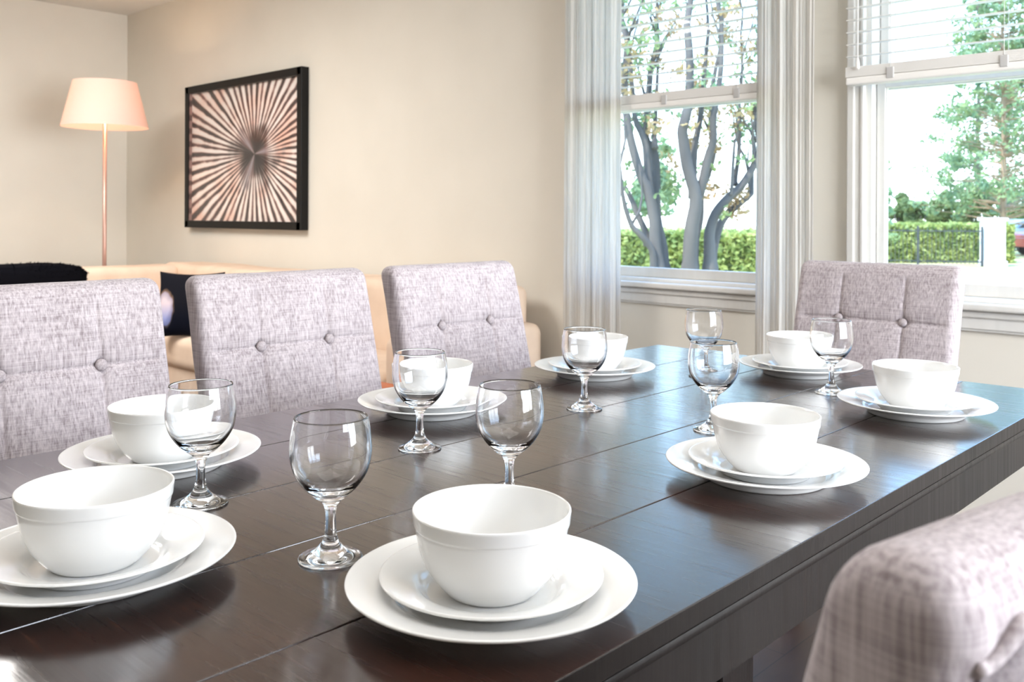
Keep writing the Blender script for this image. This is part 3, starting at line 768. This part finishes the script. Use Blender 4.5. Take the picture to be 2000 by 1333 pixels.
# multi stemmed tree outside the curtained window; local frame: x across, y away, z up
stems = {'a1':[(1.22,.67),(1.2,.82),(1.1,.95),(1.02,1.03),(.96,1.2),(.93,1.35)],
'a2':[(1.18,.85),(1.17,.96),(1.1,1.12),(1.04,1.27),(.96,1.42),(.91,1.57)],
'b':[(1.27,.67),(1.24,.91),(1.23,1.1),(1.17,1.35),(1.13,1.42),(1.07,1.6),(1.02,1.79),(.99,1.97),(.97,2.27),(.99,2.62)],
'c':[(1.23,1.09),(1.19,1.46),(1.17,1.72),(1.13,1.85),(1.08,1.97),(1.05,2.31),(1.02,2.71)],
'd':[(1.33,.67),(1.32,.83),(1.27,1.1),(1.27,1.38),(1.27,1.59),(1.24,1.72),(1.19,1.81),(1.21,2.09),(1.24,2.45)],
'e':[(1.25,1.7),(1.25,1.85),(1.27,2.02),(1.29,2.31),(1.31,2.71)],
'f':[(1.52,.67),(1.52,.87),(1.53,1.04),(1.557,1.26),(1.48,1.53),(1.44,1.75),(1.43,1.85),(1.47,2.03),(1.48,2.36),(1.45,2.71)],
'g':[(1.55,1.26),(1.56,1.66),(1.59,1.86),(1.61,2.0),(1.63,2.32),(1.66,2.67)],
'h':[(1.59,1.29),(1.6,1.33),(1.65,1.59),(1.69,1.75),(1.68,1.92),(1.7,2.07),(1.73,2.36),(1.72,2.75)],
'i':[(1.61,.67),(1.63,.91),(1.68,1.09),(1.7,1.31),(1.77,1.48),(1.84,1.73),(1.82,1.92),(1.84,2.27)],
'j':[(1.71,.67),(1.71,.83),(1.71,.97),(1.76,1.13),(1.86,1.26),(1.98,1.37),(2.08,1.53),(2.15,1.71)],
'k':[(1.76,.67),(1.77,.78),(1.82,.97),(1.9,1.11),(2.02,1.21),(2.15,1.31)],
'l':[(1.88,1.3),(1.89,1.34),(1.9,1.58),(1.91,1.75),(1.93,1.82),(1.94,2.1),(1.97,2.49)],
'm':[(1.94,1.38),(1.95,1.46),(1.98,1.66),(1.99,1.86),(1.99,2.05),(2.02,2.36),(2.01,2.71)]}
stem_r = dict(a1=.035, a2=.034, b=.058, c=.04, d=.058, e=.026, f=.07, g=.034, h=.042, i=.05, j=.058, k=.05, l=.016, m=.022)
dep0 = dict(a1=-.05, a2=.05, b=0, c=.06, d=.1, e=.1, f=-.1, g=-.05, h=-.12, i=.18, j=.0, k=.1, l=-.03, m=.05)
tree = empty('multi_stem_tree', (Fv.x*8, Fv.y*8, GZ0), YAW, 'bare multi stemmed tree with smooth grey trunks close outside the window', 'tree')
rnd = random.Random(11); tips = []
for k, pts in stems.items():
    y = dep0[k]; n = len(pts); P3 = []; R3 = []
    pp = smooth_prof([(a, b) for a, b in pts], 3)
    if pts[0][1] < .68: pp = [(1.5+(pts[0][0]-1.5)*.75, -.01+.45*0), (1.5+(pts[0][0]-1.5)*.9, .3)] + pp if False else [(1.5+(pts[0][0]-1.5)*.8, GZ0)] + pp
    for i, (a, b) in enumerate(pp):
        f = i/(len(pp)-1); P3.append((a, y*(1+f*2), b-GZ0)); R3.append(stem_r[k]*(1.0-.55*f)*(1.15 if i < 2 else 1))
    # continue upwards beyond the view
    lx, ly, lz = P3[-1]
    dx = P3[-1][0]-P3[-3][0]
    for s in range(1, 7):
        lx += dx*.5+rnd.uniform(-.06, .06); ly += rnd.uniform(-.08, .08); lz += .2
        P3.append((lx, ly, lz)); R3.append(R3[-1]*.82)
    bm = B(); tube(bm, P3, R3, 10)
    for i in range(len(P3)//3, len(P3)):
        tips.append(Vector(P3[i]))
        if rnd.random() < (.45 if i > len(P3)*.6 else .06):     # side twigs
            q0 = Vector(P3[i]); dr = Vector((rnd.uniform(-.5, .5), rnd.uniform(-.5, .5), rnd.uniform(.5, 1))).normalized(); q = [q0]
            for _ in range(4):
                dr = (dr+Vector((rnd.uniform(-.3, .3), rnd.uniform(-.3, .3), .1))).normalized(); q.append(q[-1]+dr*.14)
            r0 = min(.016, R3[i]*.6); tube(bm, q, [r0*(1-.17*s) for s in range(5)], 5); tips += q[2:]
    obj('stem', bm, bark_m, tree, smooth=True)
bm = B(); bt = B()
for p in tips:
    w = max(0, min(1, (p.z+GZ0-1.6)/.6))
    if rnd.random() < .12+.62*w: clump(bm if rnd.random() < .38 else bt, p+Vector((rnd.gauss(0, .1), rnd.gauss(0, .15), rnd.gauss(0, .1))), .11, 16, .032, rnd)
for (x, z, R_, n, dry) in [(1.42, 1.42, .12, 70, 0), (1.38, 1.33, .10, 50, 0), (1.38, 1.72, .05, 20, 0), (1.05, 1.55, .05, 15, 0), (2.0, 1.30, .13, 90, 1), (1.74, 1.35, .1, 60, 1), (1.80, 1.75, .08, 40, 1), (2.06, 1.85, .12, 60, 0), (1.60, 1.75, .08, 50, 1), (1.94, 1.18, .10, 60, 1)]:
    clump(bt if dry else bm, Vector((x, .25, z-GZ0)), R_, n, .032, rnd, 1)
obj('green_foliage', bm, green_m, tree, kind='stuff'); obj('dry_foliage', bt, tan_m, tree, kind='stuff')

# larger trees in the distance; bearing slope b (sideways per metre ahead) and distance t
def spot(b, t, z=GZ0): return (Fv.x*t+Rv.x*b*t, Fv.y*t+Rv.y*b*t, z)
def big_tree(name, b, t, h, crown0, R, label, mat, bark, seed, nclump=60, leafs=40, ls=.12, cr=.35, trunk=.16, lean=0):
    rnd = random.Random(seed); tr = empty(name, spot(b, t), YAW, label, 'tree')
    bm = B(); pts = [(lean*k/8+.05*rnd.uniform(-1, 1), 0, h*k/8) for k in range(9)]
    tube(bm, pts, [trunk*(1-.09*k) for k in range(9)], 10); obj('trunk', bm, bark, tr, smooth=True)
    bb = B(); bl = B()
    for k in range(nclump):
        z = rnd.uniform(crown0, h); a = rnd.random()*2*pi; f = 1-.75*((z-crown0)/(h-crown0)); r = R*f*rnd.uniform(.35, 1)
        p0 = Vector((lean*z/h, 0, z-.15)); p1 = Vector((lean*z/h+r*cos(a), r*sin(a), z+rnd.uniform(-.2, .4)))
        tube(bb, [p0, (p0+p1)/2+Vector((0, 0, .08)), p1], [trunk*.25, trunk*.15, trunk*.06], 5)
        clump(bl, p1, cr*rnd.uniform(.6, 1.25), leafs, ls, rnd)
    obj('branches', bb, bark, tr); obj('foliage', bl, mat, tr, kind='stuff')
big_tree('pine_tree', .5305, 35.5, 11.5, 1.3, 3.3, 'airy green pine tree rising behind the white pillar', pine_m, bark2_m, 5, 300, 40, .10, .42, .13)
big_tree('pine_tree', .504, 43, 11.5, 1.6, 3.2, 'second pine tree farther back, left of the white pillar', pine_m, bark_m, 6, 110, 34, .12, .45, .13)
big_tree('young_tree', .385, 13, 2.8, 1.3, .42, 'small yellow green tree at the left jamb of the right window', green_m, bark_m, 7, 26, 30, .05, .14, .04)
big_tree('background_tree', .155, 26, 3.4, 1.5, .9, 'distant green tree behind the grey trunks', pine_m, bark_m, 8, 30, 40, .1, .3, .06)
def shrub(b, t, h, R, label, mat, seed, n=900, s=.12):
    rnd = random.Random(seed); tr = empty('shrub', spot(b, t), 0, label, 'shrub', 'shrubs in a row beyond the fenced hedge')
    bm = B()
    for k in range(5):
        a = k*1.3; tube(bm, [(0, 0, 0), (R*.4*cos(a), R*.4*sin(a), h*.6)], [.05, .02], 5)
    obj('stem', bm, bark_m, tr)
    bm = B()
    for k in range(16): clump(bm, Vector((rnd.uniform(-R, R), rnd.uniform(-R, R), rnd.uniform(.35, .85)*h)), R*.45, n//16, s, rnd)
    obj('foliage', bm, mat, tr, kind='stuff')
for k in range(8):
    shrub(.386+.0275*k, 38+(k % 2)*1.6+(14 if k > 4 else 0), (2.7, 2.8, 2.6, 3.0, 2.9, 3.9, 4.1, 4.3)[k], .56 if k < 5 else .7, ('dark green shrub beyond the fenced hedge, %s' % ('at the window jamb', 'second from the jamb', 'left of the fence middle', 'above the fence middle', 'right of the fence middle', 'left of the pillar', 'right above the pillar', 'behind the parked cars')[k]), bush_m, 21+k, 3200, .12)
# parked cars
def car(b, t, rz, col, label):
    c = empty('car', spot(b, t), rz, label, 'car', 'parked cars beyond the pillar')
    pm_ = plain('car_paint', col, .3, Coat_Weight=.6); gm = plain('car_glass', (.05, .07, .09), .1); tm = plain('tyre_rubber', (.02, .02, .02), .8)
    prof = [(-2.1, .35), (-2.15, .75), (-1.95, .92), (-1.2, 1.0), (-.65, 1.42), (.75, 1.45), (1.45, 1.02), (2.05, .9), (2.15, .6), (2.1, .35)]
    bm = B(); A = [bm.verts.new((x, -.85, z)) for x, z in prof]; D = [bm.verts.new((x, .85, z)) for x, z in prof]
    bm.faces.new(A); bm.faces.new(D[::-1])
    for i in range(len(A)):
        j = (i+1) % len(A); bm.faces.new((A[i], D[i], D[j], A[j]))
    bmesh.ops.recalc_face_normals(bm, faces=bm.faces); bmesh.ops.bevel(bm, geom=bm.edges[:], offset=.06, segments=2, affect='EDGES')
    obj('body', bm, pm_, c, autosmooth=40)
    bm = B()
    for s in (-1, 1):
        v = [bm.verts.new((x, s*.862, z)) for x, z in [(-1.0, 1.04), (-.6, 1.36), (.7, 1.38), (1.25, 1.04)]]; bm.faces.new(v if s < 0 else v[::-1])
    bmesh.ops.solidify(bm, geom=bm.faces[:], thickness=.01); obj('side_window', bm, gm, c)
    for x in (-1.35, 1.35):
        for s in (-1, 1):
            bm = B(); tube(bm, [(x, s*.70, .33), (x, s*.88, .33)], .33, 24); obj('wheel', bm, tm, c)
car(.560, 43, YAW, (.25, .36, .45), 'blue grey car parked just right of the white pillar')
car(.604, 37, YAW, (.55, .07, .06), 'red car at the right edge of the right window')
